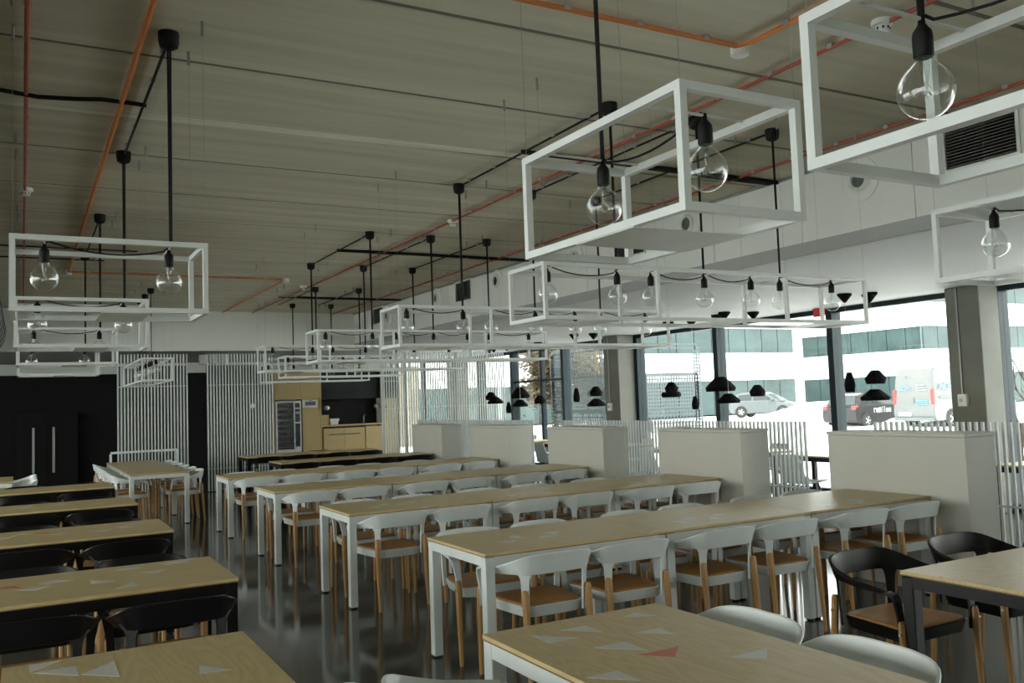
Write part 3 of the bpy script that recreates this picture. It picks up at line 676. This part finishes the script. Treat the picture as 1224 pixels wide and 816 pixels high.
for k, y in enumerate((3.89, 8.2, 12.62, 16.5)):
    t = thing('air_grille', 'square louvred air grille on the bulkhead, %s' % ['large, far right', 'behind the large lamp', 'in the middle', 'farthest'][k], 'grille', (XB, y, 3.355), 0, 'bulkhead grilles')
    fr = MB(); h = .30
    MB().box(.0, .006, -h+.02, h-.02, -.15, .15).build('recess', M['blackwall'], t, smooth=False)
    for s in (-1, 1):
        MB().box(-.02, 0, s*(h-.012)-.012, s*(h-.012)+.012, -.17, .17).build('rim', M['wall'], t, smooth=False)
        MB().box(-.02, 0, -h+.024, h-.024, s*.158-.012, s*.158+.012).build('rim', M['wall'], t, smooth=False)
    me = MB().add([(-.022, -h+.024, -.007), (-.022, h-.024, -.007), (-.002, h-.024, .004), (-.002, -h+.024, .004), (-.022, -h+.024, -.0045), (-.022, h-.024, -.0045), (-.002, h-.024, .0065), (-.002, -h+.024, .0065)],
                  [(0,1,2,3),(4,7,6,5),(0,4,5,1),(1,5,6,2),(2,6,7,3),(3,7,4,0)]).mesh('louvre', smooth=False)
    for q in range(12): put('louvre', me, M['grey'], t, (0, 0, -.13+q*.0236))

# ------------------------------------------------------------------ kitchen recess
KY = 22.2
def lbox(t, nm, m, x0, x1, y0, y1, z0, z1, bevel=.002): return MB().box(x0, x1, y0, y1, z0, z1).build(nm, m, t, smooth=False, bevel=bevel)
t = thing('tall_cabinet', 'light plywood tall cabinet with two upper doors around the vending machine', 'cabinet', (6.1, KY+.3, 0))
lbox(t, 'body', M['kit'], -.60, .60, -.27, .28, 1.80, 2.49)
lbox(t, 'body', M['kit'], .09, .60, -.27, .28, 0, 1.80); lbox(t, 'side_panel', M['kit'], -.60, -.575, -.27, .28, 0, 1.8)
for a, b in ((-.60, -.50), (-.495, .05), (.055, .60)): lbox(t, 'door', M['kit'], a, b, -.292, -.271, 1.815, 2.485)
for a, b in ((.62, 1.07), (.16, .61)): lbox(t, 'drawer', M['kit'], .10, .595, -.292, -.271, a+.02, b+.02)
lbox(t, 'drawer', M['kit'], .10, .595, -.292, -.271, 1.10, 1.56)
t = thing('built_in_oven', 'steel built-in oven with dark display above the plywood drawers', 'oven', (6.445, KY, 1.6))
lbox(t, 'front', M['steel'], -.245, .15, -.0, .028, -.02, .18); lbox(t, 'display', M['screen'], -.17, .10, -.008, -.0005, .04, .14)
lbox(t, 'handle', M['black'], -.06, .0, -.012, -.0005, .155, .172)
t = thing('vending_machine', 'grey snack vending machine with dark glass front and keypad column', 'vending machine', (5.85, KY-.02, 0))
lbox(t, 'cabinet', M['steel'], -.33, .31, .03, .6, 0, 1.77)
lbox(t, 'side_frame', M['steel'], -.33, -.29, -.005, .03, 0.02, 1.77); lbox(t, 'keypad_column', M['steel'], .12, .31, -.005, .03, .02, 1.77); lbox(t, 'kick_panel', M['steel'], -.29, .12, -.005, .03, .02, .56)
lbox(t, 'shelf_void', M['screen'], -.29, .12, .024, .0298, .56, 1.74); lbox(t, 'top_frame', M['steel'], -.29, .12, -.005, .03, 1.73, 1.77)
for k in range(8):
    z = .62+k*.14
    lbox(t, 'shelf', M['frame'], -.285, .115, .002, .0235, z-.012, z)
    for q in range(6): lbox(t, 'snack_pack', M['pack'], -.27+q*.062, -.225+q*.062, .004, .022, z+.001, z+.085, 0)
for z0, z1 in ((1.60, 1.71), (1.24, 1.56), (.62, 1.20)): lbox(t, 'keypad', M['screen'], .155, .275, -.008, -.004, z0, z1, 0)
lbox(t, 'display', M['greyprint'], .17, .26, -.0095, -.0078, 1.44, 1.50, 0)
# kitchenette niche
t = thing('kitchenette', 'kitchenette with plywood doors, pale worktop and black splashback', 'kitchen unit', (7.54, KY+.3, 0))
lbox(t, 'base', M['kit'], -.82, .80, -.25, .28, 0, 1.05)
for a, b in ((-.80, -.245), (-.24, .30), (.33, .79)):
    d = lbox(t, 'door', M['kit'], a, b, -.29, -.251, .30, 1.03)
lbox(t, 'handle', M['frame'], -.66, .18, -.31, -.292, .86, .885)
lbox(t, 'worktop', M['kit'], -.85, .83, -.30, .28, 1.08, 1.12); lbox(t, 'shadow_gap', M['black'], -.80, .32, -.26, -.251, 1.03, 1.08)
lbox(t, 'splashback', M['blackwall'], -.85, .83, .24, .28, 1.12, 1.78); lbox(t, 'upper_cabinet', M['teal'], -.85, .83, -.08, .28, 1.78, 2.49)
lbox(t, 'side_panel', M['kit'], -.87, -.851, -.30, .28, 0, 2.49); lbox(t, 'side_panel', M['wall'], .83, .85, -.30, .28, 0, 2.49)
tp = MB().tube([(.42, .1, 1.12), (.42, .1, 1.32), (.42, .04, 1.36), (.42, -.06, 1.34)], .012, 8).build('tap', M['steel'], t)
tag(MB().box(6.71, 6.95, 22.42, 22.6, 1.12, 1.38).build('wooden_box', M['kit'], bevel=.004), 'small wooden box on the kitchenette worktop', 'box')
tag(MB().box(6.97, 7.22, 22.40, 22.55, 1.21, 1.28).box(6.99, 7.2, 22.42, 22.53, 1.12, 1.2105).build('paper_tray', M['plastic'], bevel=.003), 'white tray beside the wooden box on the worktop', 'tray')
for x, lb in ((6.92, 'round wall dispenser on the black splashback, left'), (8.28, 'round wall dispenser at the right end of the splashback')):
    o = thing('wall_dispenser', lb, 'dispenser', (x, 22.72-.19, 1.56))
    q = MB().lathe([(.06, 0), (.065, .02), (.06, .1), (.04, .11), (0, .11)], 20).build('body', M['steel'], o); q.rotation_euler = (R(90), 0, 0)
    q = MB().lathe([(.03, .11), (.025, .13), (0, .13)], 16).build('knob', M['plastic'], o); q.rotation_euler = (R(90), 0, 0)
t = thing('coat_panel', 'pale plywood coat panel with two dark hooks behind the slats', 'panel', (8.68, KY+.45, 0))
lbox(t, 'board', M['kit'], -.25, .26, -.02, .02, 0, 1.76)
for x in (-.07, .11): lbox(t, 'hook', M['frame'], x-.02, x+.02, -.05, -.021, 1.50, 1.58)
lbox(t, 'upper_board', M['teal'], -.25, .26, -.01, .02, 1.765, 2.5)
# black double cupboard
t = thing('black_cupboard', 'black double-door cupboard with two long pale handles', 'cupboard', (.485, 22.55, 0))
lbox(t, 'body', M['blackwall'], -.61, .61, -.17, .18, 0, 1.68)
for a, b, h in ((-.605, -.003, -.28), (.003, .605, .12)):
    d = lbox(t, 'door', M['blackwall'], a, b, -.19, -.171, .05, 1.66); lbox(d, 'handle', M['steel'], h-.025, h+.025, -.235, -.205, .35, 1.36); lbox(d, 'handle_mount', M['steel'], h-.01, h+.01, -.21, -.19, .5, .52)
for k in range(3):
    o = tag(MB().lathe([(.09, 0), (.09, -.2), (.08, -.21), (0, -.21)], 20, (3.36+k*.21, 19.6, ZS)).build('ceiling_spot', M['plastic']), 'white cylinder spotlight under the recess ceiling, %s of three' % ('left', 'middle', 'right')[k], 'spotlight', 'recess spotlights')
# ladder leaning by the vending machine
t = thing('step_ladder', 'grey folding step ladder left of the vending machine', 'ladder', (4.36, 18.75, 0))
for s in (-1, 1):
    MB().bar((s*.17, 0, 0), (s*.12, .0, 1.35), .03, .05).build('rail', M['steel'], t); MB().bar((.45, s*.17, 0), (.05, s*.12, 1.33), .03, .03).build('brace', M['steel'], t)
for k in range(5): MB().box(-.16+.01*k, .16-.01*k, -.03, .03, .2+k*.24, .225+k*.24).build('step', M['steel'], t, smooth=False)

# ------------------------------------------------------------------ window-side tables, shell chairs and black pendants
def shell_chair(label, x, y, rz, group):
    t = thing('shell_chair', label, 'chair', (x, y, 0), rz, group)
    rows = []
    for u in range(9):
        v = u/8
        if v < .5: yy = .2-.75*v; z = .44-.03*math.sin(v*2*math.pi); w = .22
        else: yy = -.175-.09*(v-.5)*2; z = .43+(v-.5)*2*.36; w = .22-.05*(v-.5)*2
        rows.append([(w*a, yy-.04*(1-a*a)*(v > .5), z+.03*a*a*(v < .5)+0) for a in (-1, -.6, 0, .6, 1)])
    th = .012; mb = MB(); n = len(rows)
    rings = [[Vector(p) for p in r]+[Vector(p)-Vector((0, th*.7, th)) for p in reversed(r)] for r in rows]
    mb.loft(rings); mb.build('shell', M['white'], t)
    for sx in (-1, 1):
        for sy in (-1, 1): MB().tube([(sx*.12, sy*.10, .42), (sx*.22, sy*.2, 0)], .011, 6).build('leg', M['black'], t)
    return t
wt = [(4.4, 'nearest'), (7.5, 'second'), (10.4, 'third'), (13.6, 'fourth'), (16.7, 'farthest')]
for yc, nm in wt:
    for u in (-1, 1):
        table('black', 9.2, yc+u*UL/2, R(90), 'black-legged table by the windows in the %s pair, %s one' % (nm, 'nearer' if u < 0 else 'farther'), 'tables by the windows')
        shell_chair('white shell chair on the room side of the %s window table pair, %s one' % (nm, 'nearer' if u < 0 else 'farther'), 8.62, yc+u*.55, R(-90), 'shell chairs by the windows')
        shell_chair('white shell chair on the window side of the %s window table pair, %s one' % (nm, 'nearer' if u < 0 else 'farther'), 9.78, yc+u*.55, R(90), 'shell chairs by the windows')
def pendant(label, x, y, z, w, h, kind):
    """z = middle of the shade"""
    t = thing('felt_pendant', label, 'pendant lamp', (x, y, z), random.uniform(0, .6), 'black pendants by the windows')
    r = w/2
    if kind == 'tall': pr = [(r*.45, h*.5), (r*.55, h*.42), (r*.98, -h*.05), (r, -h*.2), (r*.85, -h*.5), (r*.8, -h*.5)]
    elif kind == 'wide': pr = [(r*.28, h*.5), (r*.36, h*.46), (r*.97, -h*.2), (r, -h*.28), (r*.96, -h*.5), (r*.9, -h*.5)]
    elif kind == 'flat': pr = [(r*.86, h*.5), (r*.96, h*.25), (r, 0), (r*.94, -h*.5), (r*.85, -h*.5)]
    else: pr = [(r*.3, h*.5), (r*.45, h*.44), (r*.97, -h*.05), (r, -h*.14), (r*.88, -h*.5), (r*.8, -h*.5)]
    inner = [(a*.93, b-.004) for a, b in reversed(pr[:-1])]
    n = 14
    MB().lathe(pr+inner, n).build('shade', M['felt'], t, smooth=False)
    MB().tube([(0, 0, h*.5-.01), (0, 0, ZS-z-.08)], .0025, 5).build('cord', M['grey'], t)
    MB().lathe([(.015, -.115), (.05, -.07), (.092, -.02), (.088, 0), (0, 0)], 12, (0, 0, ZS-z)).build('canopy', M['felt'], t, smooth=False)
    MB().lathe([(.02, h*.3), (.02, h*.0), (.012, -h*.15), (0, -h*.2)], 10).build('lampholder', M['rubber'], t)
PD = [  # px-derived Y at X=9.3 scaled to the X of the canopy
 ('tall black felt pendant, right of the right-hand window post', 9.2, 7.75, 1.66, .135, .25, 'tall'),
 ('upper angular black pendant in front of the dark parked car', 9.45, 7.56, 1.715, .26, .17, 'cone'),
 ('wide low black pendant in front of the dark parked car', 9.6, 7.70, 1.49, .37, .14, 'wide'),
 ('round-shouldered black pendant in front of the silver car', 9.7, 9.88, 1.60, .24, .17, 'cone'),
 ('large wide black pendant before the middle window post', 9.4, 10.35, 1.72, .46, .22, 'wide'),
 ('lower wide black pendant before the middle window post', 9.2, 9.97, 1.50, .34, .14, 'wide'),
 ('narrow black pendant left of the middle window post', 9.5, 11.07, 1.44, .12, .21, 'tall'),
 ('black pendant of cone shape above a flat ring, before the metal screen', 9.4, 11.53, 1.71, .22, .165, 'cone'),
 ('flat black ring pendant before the metal screen', 9.42, 11.57, 1.585, .33, .085, 'flat'),
 ('narrow black pendant left of the far concrete column', 9.1, 13.95, 1.64, .125, .26, 'tall'),
 ('upper black cone pendant beside the far concrete column', 9.42, 13.77, 1.70, .24, .18, 'cone'),
 ('wide black pendant beside the far concrete column', 9.4, 13.74, 1.49, .35, .14, 'wide'),
 ('small black pendant far left, upper of an overlapping pair', 9.3, 17.8, 1.70, .25, .18, 'cone'),
 ('wide black pendant far left, lower of an overlapping pair', 9.25, 17.5, 1.60, .36, .15, 'wide'),
 ('narrow black pendant before the far window post', 9.3, 16.98, 1.43, .12, .24, 'tall'),
 ('wide black pendant before the brown tree, upper one', 9.5, 16.8, 1.745, .42, .24, 'wide'),
 ('wide black pendant before the brown tree, lower one', 9.3, 16.46, 1.52, .33, .15, 'wide'),
 ('cone-shaped black pendant before the brown tree, right one', 9.55, 16.05, 1.585, .25, .17, 'cone')]
for p in PD: pendant(*p)
tag(MB().box(10.40, 10.46, 9.18, 9.36, ZS-.125, ZS).build('alarm_sounder', M['redbox'], bevel=.006), 'small red alarm box under the ceiling above the window', 'alarm')

# ------------------------------------------------------------------ outside
from mathutils import noise as mnoise
def hill(x, y):
    h = -.10 + .05*mnoise.noise((x*.2, y*.2, 0))
    d = (x-14)
    if d > 0:
        h += .32*math.exp(-((x-21)/5.0)**2)*max(0, .6+mnoise.noise((x*.13, y*.17, 3)))          # ploughed bank near the house
    h += 1.0*math.exp(-((x-33.5)/2.2)**2-((y-30.5)/3.0)**2)+.9*math.exp(-((x-35.5)/2.5)**2-((y-27.5)/2.5)**2)
    return h
g = MB(); nx, ny = 90, 90; vs = []
for i in range(nx+1):
    for j in range(ny+1):
        x = 11.2+(95-11.2)*(i/nx)**1.25; yq = -40+130*j/ny
        vs.append((x, yq, hill(x, yq)))
g.add(vs, [(i*(ny+1)+j, (i+1)*(ny+1)+j, (i+1)*(ny+1)+j+1, i*(ny+1)+j+1) for i in range(nx) for j in range(ny)])
struct(g.build('ground', M['snow']), 'snow-covered ground outside the windows', 'ground')
struct(MB().box(-150, 11.2, -80, 150, -.6, -.13).build('ground_around', M['snow'], smooth=False), 'snow-covered ground around the building', 'ground')
# office building opposite (L-shaped)
LEV = [0, 2.45, 4.45, 6.27, 8.13, 9.95, 11.6]
t = thing('office_building', 'white office building with glass bands across the snowy yard', 'building', (50, 50, 0))
def seg(p, q, n0):
    p, q = Vector(p), Vector(q); d = (q-p).normalized(); nn = Vector((d.y, -d.x, 0)); L = (q-p).length
    off = Vector((50, 50, 0))
    def slab(nm, m, a, b, z0, z1, o0, o1, par=t):
        A = p+d*a-off; B = p+d*b-off
        ring = [A+nn*o1, B+nn*o1, B+nn*o0, A+nn*o0]
        return MB().prism([(v.x, v.y) for v in ring], z0, z1).build(nm, m, par, smooth=False)
    for k in range(3):
        slab('wall_band', M['facade'], 0, L, LEV[2*k+1], LEV[2*k+2], -.6, .0)
        z0, z1 = LEV[2*k], LEV[2*k+1]
        n = max(1, int(L/1.6)); s = L/n
        for i in range(n):
            w = slab('window', M['fglass'], i*s+.03, (i+1)*s-.03, z0, z1, -.35, -.22)
        slab('mullion_backing', M['frame'], 0, L, z0, z1, -.5, -.36)
    slab('wall_core', M['facade'], n0, L, 0, LEV[-1], -9, -.62)
seg((-5, 49.3, 0), (52.0, 48.7, 0), 0)
seg((61.75, 57.2, 0), (61.9, 44.8, 0), 0)
seg((61.9, 44.6, 0), (88, 43.2, 0), 2.5)
MB().box(2.0, 12.0, 7.2, 8.6, 0, 11.6).build('link_wall', M['facade'], t, smooth=False)
# timber-clad porch seen behind the tall slats
tag(MB().box(13.25, 13.95, 33, 36, -.1, 3.1).build('timber_porch', M['cladding'], smooth=False), 'pale timber-clad porch outside behind the tall slats', 'porch')
# perforated metal screen outside
t = thing('perforated_screen', 'galvanised perforated metal screen standing outside the window', 'screen', (12, 16.6, 0))
def pstrip(a0, a1, z0, z1, axis, p=.082, w=.036):
    """square-hole sheet: axis 'x' runs along the front, 'y' along the side"""
    mb = MB(); na = max(1, round((a1-a0)/p)); nz_ = max(1, round((z1-z0)/p)); sa = (a1-a0)/na; sz = (z1-z0)/nz_
    for i in range(na+1):
        c = a0+i*sa
        mb.box(c-w/2, c+w/2, -.006, .006, z0, z1) if axis == 'x' else mb.box(-.006, .006, c-w/2, c+w/2, z0, z1)
    for k in range(nz_+1):
        c = z0+k*sz
        mb.box(a0, a1, -.0055, .0065, c-w/2, c+w/2) if axis == 'x' else mb.box(-.0055, .0065, a0, a1, c-w/2, c+w/2)
    o = mb.build('perforated_sheet', M['galv'], t, smooth=False); o['kind'] = 'stuff'; return o
for ax, L in (('x', 2.35), ('y', 2.9)):
    pstrip(0, L, 1.28, 2.04, ax); pstrip(0, L, 2.70, 2.79, ax); pstrip(L-.09, L+.09, -.1, 2.70, ax); pstrip(.62, .71, -.1, 2.70, ax)
    pstrip(0, L, .72, 1.2, ax, .1, .03)
    if ax == 'y': pstrip(.9, L, 2.1, 2.70, ax, .1, .02); pstrip(1.9, L, 2.1, 2.7, ax)
    for z in (2.08, 1.24):
        (MB().box(0, L, .02, .05, z-.02, z+.02) if ax == 'x' else MB().box(.02, .05, 0.06, L, z-.02, z+.02)).build('rail', M['galv'], t, smooth=False)
MB().box(-.03, .03, -.03, .03, -.1, 2.79).build('post', M['galv'], t, smooth=False)

# vehicles
def vehicle(name, label, loc, rz, L, Wd, H, prof, roof, paint, extra):
    """prof: lower body side outline (x along length, z); roof: greenhouse outline"""
    t = thing(name, label, 'van' if 'van' in name else 'car', loc, rz)
    hw = Wd/2
    def ext(poly, w0, w1, zt, zb):
        rings = []
        for s, k in ((-1, 0), (1, 0)): pass
        def wd(z): return w0+(w1-w0)*max(0, min(1, (z-zb)/(zt-zb)))
        return MB().loft([[(x, -wd(z), z) for x, z in poly], [(x, wd(z), z) for x, z in poly]])
    zb = min(z for x, z in prof); zt = max(z for x, z in prof)
    ext(prof, hw, hw*.97, zt, zb).build('body', paint, t, bevel=.02, seg=2)
    z0 = min(z for x, z in roof); z1 = max(z for x, z in roof)
    gh = ext(roof, hw*.95, hw*.74 if 'van' not in name else hw*.9, z1, z0).build('cabin', paint, t, bevel=.02, seg=2)
    def wd(z): return hw*.95+((hw*.74 if 'van' not in name else hw*.9)-hw*.95)*(z-z0)/(z1-z0)
    for poly in extra.get('side_glass', ()):
        for s in (-1, 1):
            MB().loft([[(x, s*(wd(z)+.004), z) for x, z in poly], [(x, s*(wd(z)-.02), z) for x, z in poly]]).build('side_window', M['cglass'], t, smooth=False)
    for (xa, za), (xb, zb_) in extra.get('end_glass', ()):
        ya, yb = wd(za)*.88, wd(zb_)*.86; d = Vector((zb_-za, 0, -(xb-xa))).normalized()*.012
        if d.x*(1 if xa > 0 else -1) < 0: d = -d
        r = [Vector((xa, -ya, za)), Vector((xa, ya, za)), Vector((xb, yb, zb_)), Vector((xb, -yb, zb_))]
        MB().loft([[p+d for p in r], [p-d for p in r]]).build('windscreen', M['cglass'], t, smooth=False)
    for x in extra['wheels']:
        for s in (-1, 1):
            q = extra.get('wr', .31)
            w = MB().lathe([(q*.55, -.1), (q*.95, -.1), (q, -.07), (q, .07), (q*.95, .1), (q*.6, .1), (q*.58, .06), (0, .06)], 24).build('wheel', M['tyre'], t)
            w.rotation_euler = (R(90)*-s, 0, 0); w.location = (x, s*(hw-.09), q)
            MB().lathe([(q*.62, .085), (q*.6, .1), (q*.5, .09), (q*.2, .075), (q*.18, .1), (0, .1)], 12).build('rim', M['rim'], w)
            for a in range(5):
                MB().bar((q*.15*math.cos(a*1.2566), q*.15*math.sin(a*1.2566), .1), (q*.58*math.cos(a*1.2566), q*.58*math.sin(a*1.2566), .1), .05, .015).build('spoke', M['rim'], w, smooth=False)
            MB().lathe([(q*1.18, .0), (q*1.18, .02), (q*1.02, .02)], 24).build('wheel_arch', M['tyre'], t).matrix_local = Matrix.Translation((x, s*(hw-.012), q)) @ Matrix.Rotation(R(90)*-s, 4, 'X')
    return t
HB = [(-1.95, .30), (-2.02, .55), (-1.98, .86), (-1.75, .93), (.75, .93), (1.65, .80), (1.95, .66), (2.02, .42), (1.95, .25), (-1.8, .22)]
HR = [(-1.85, .90), (-1.55, 1.38), (-1.2, 1.47), (.05, 1.46), (.35, 1.36), (1.15, .90)]
sv = vehicle('parked_car', 'silver hatchback parked in the snow outside the window', (39.2, 39.3, .06), R(-62), 4, 1.72, 1.47, HB, HR, M['silver'],
   dict(wheels=(-1.25, 1.25), side_glass=([(-1.55, .98), (-1.42, 1.32), (-.6, 1.38), (-.6, .98)], [(-.52, .98), (-.52, 1.38), (.1, 1.37), (.75, .98)]), end_glass=(((1.08, .96), (.40, 1.35)), ((-1.80, 1.0), (-1.58, 1.34)))))
for s in (-1, 1): MB().box(.55, .72, s*.9-.09, s*.9+.09, .95, 1.08).build('mirror', M['silver'], sv, bevel=.02)
dk = vehicle('parked_car', 'charcoal hatchback with white side lettering parked beside the van', (32.5, 26.5, -.12), R(4), 4, 1.72, 1.47, HB, HR, M['dark'],
   dict(wheels=(-1.25, 1.25), side_glass=([(-1.55, .98), (-1.42, 1.32), (-.6, 1.38), (-.6, .98)], [(-.52, .98), (-.52, 1.38), (.1, 1.37), (.75, .98)]), end_glass=(((1.08, .96), (.40, 1.35)), ((-1.82, .98), (-1.58, 1.36)))))
for s in (-1, 1): MB().box(-2.0, -1.78, s*.72-.11, s*.72+.11, .78, .95).build('tail_lamp', M['lens'], dk, bevel=.02)
MB().box(-2.045, -2.0, -.27, .27, .60, .72).build('number_plate', M['whiteprint'], dk, smooth=False)
# unreadable white side lettering, built as upright strokes
for k, (x, w, h) in enumerate([(-.78, .03, .2), (-.70, .08, .05), (-.62, .03, .2), (-.55, .05, .2), (-.47, .03, .2), (-.41, .05, .22), (-.32, .05, .22), (-.22, .02, .26), (-.13, .02, .26), (-.04, .03, .26), (.12, .16, .18), (.32, .16, .18)]):
    MB().box(x-w/2, x+w/2, -.866, -.862, .62 if k != 1 else .77, .62+h if k != 1 else .82).build('lettering', M['whiteprint'], dk, smooth=False)
VB = [(-2.6, .35), (-2.66, .6), (-2.62, 1.25), (1.55, 1.25), (2.4, 1.05), (2.6, .8), (2.62, .4), (2.5, .28), (-2.5, .28)]
VR = [(-2.62, 1.2), (-2.55, 1.9), (-2.42, 2.38), (-2.2, 2.46), (.6, 2.46), (.95, 2.3), (1.65, 1.2)]
vn = vehicle('delivery_van', 'white delivery van with blue logos seen from behind', (34.25, 23.45, -.12), R(-2), 5.2, 1.95, 2.46, VB, VR, M['van'],
   dict(wheels=(-1.6, 1.6), wr=.34, side_glass=([(.55, 1.35), (.55, 2.0), (.95, 2.0), (1.4, 1.35)],), end_glass=(((1.62, 1.28), (1.02, 2.2)),)))
for s in (-1, 1):
    MB().box(-2.66, -2.56, s*.90-.07, s*.90+.07, .95, 1.55).build('tail_lamp', M['lens'], vn, bevel=.015)
MB().box(-2.60, -2.5, -.965, -.90, 1.56, 2.30).build('dark_pillar', M['frame'], vn, smooth=False)
MB().box(-2.672, -2.66, -.05, .03, .98, 1.2).build('door_handle', M['frame'], vn, smooth=False)
MB().box(-2.64, -2.58, .30, .42, 2.06, 2.10).build('rear_lamp', M['frame'], vn, smooth=False)
MB().box(-2.685, -2.655, .12, .70, .48, .64).build('number_plate', M['whiteprint'], vn, smooth=False)
MB().box(-2.70, -2.60, -.9, .9, .28, .42).build('bumper', M['frame'], vn, smooth=False)
def vtext(txt, size, y, z, m, x=-2.668, rot=(R(90), 0, R(-90))):
    cu = bpy.data.curves.new('logo', 'FONT'); cu.body = txt; cu.size = size; cu.align_x = 'CENTER'; cu.extrude = .002
    o = bpy.data.objects.new('logo', cu); C.objects.link(o); o.parent = vn; o.location = (x, y, z); o.rotation_euler = rot
    dg = bpy.context.evaluated_depsgraph_get(); me = bpy.data.meshes.new_from_object(o.evaluated_get(dg))
    bpy.data.objects.remove(o); p = put('logo', me, m, vn, (x, y, z), rot)
    return p
vtext('ACM', .26, .42, 1.52, M['blue'], -2.665)
for k in range(3): MB().box(-2.64+.02*(k == 0), -2.612, -.62+.04*k, -.14-.02*k, 1.50+k*.1, 1.525+k*.1).build('print_line', M['greyprint'], vn, smooth=False)
for k in range(3): MB().box(-2.668, -2.655, -.68, -.14, .92+k*.075, .95+k*.075).build('print_line', M['blue'], vn, smooth=False)
vtext('ACM', .42, -1.0, 0, M['blue']).matrix_local = Matrix.Translation((-1.9, -.985, 1.5)) @ Matrix.Rotation(R(90), 4, 'X')
MB().box(-2.3, .3, -.985, -.965, 1.18, 1.24).build('side_strip', M['frame'], vn, smooth=False)

# trees
def tree(label, x, y, h, spread, leaves, seed, name='dry_tree'):
    rnd = random.Random(seed); t = thing(name, label, 'tree', (x, y, -.1))
    mb = MB(); tips = []
    def br(p, d, L, r, dep):
        q = p+d*L; mb.tube([p, p.lerp(q, .5)+Vector((rnd.uniform(-.04, .04), rnd.uniform(-.04, .04), 0))*L, q], [r, r*.8, r*.6], 5); tips.append(q)
        if dep > 0:
            for _ in range(3 if dep > 1 else 4):
                dd = (d+Vector((rnd.uniform(-1, 1)*spread, rnd.uniform(-1, 1)*spread, rnd.uniform(-.1, .6)))).normalized()
                br(p.lerp(q, rnd.uniform(.55, 1)), dd, L*rnd.uniform(.55, .8), r*.55, dep-1)
    br(Vector((0, 0, 0)), Vector((0, 0, 1)), h*.30, h*.018, 4)
    o = mb.build('branches', M['bark'], t)
    if leaves:
        lf = MB()
        for _ in range(leaves):
            c = rnd.choice(tips[len(tips)//5:])+Vector((rnd.gauss(0, .3), rnd.gauss(0, .3), rnd.gauss(0, .25)))
            a = Vector((rnd.uniform(-1, 1), rnd.uniform(-1, 1), rnd.uniform(-1, 1))).normalized(); b = a.orthogonal().normalized(); s = rnd.uniform(.05, .1)
            lf.add([c-a*s, c+b*s*.6, c+a*s, c-b*s*.6], [(0, 1, 2, 3)])
        f = lf.build('foliage', M['leaf'], t, smooth=False); f['kind'] = 'stuff'
    return t
tree('tree with dry brown leaves outside the far window', 17.0, 27.4, 5.2, .9, 12000, 3)
tree('tree with dry brown leaves beside the far window post', 18.4, 27.4, 4.8, .9, 9000, 5)
tree('bare leafless shrub outside the rightmost window', 14.2, 8.6, 3.4, .5, 0, 8, 'bare_shrub')
tree('bare leafless shrub beyond the concrete column', 15.6, 8.9, 3.0, .5, 0, 9, 'bare_shrub')
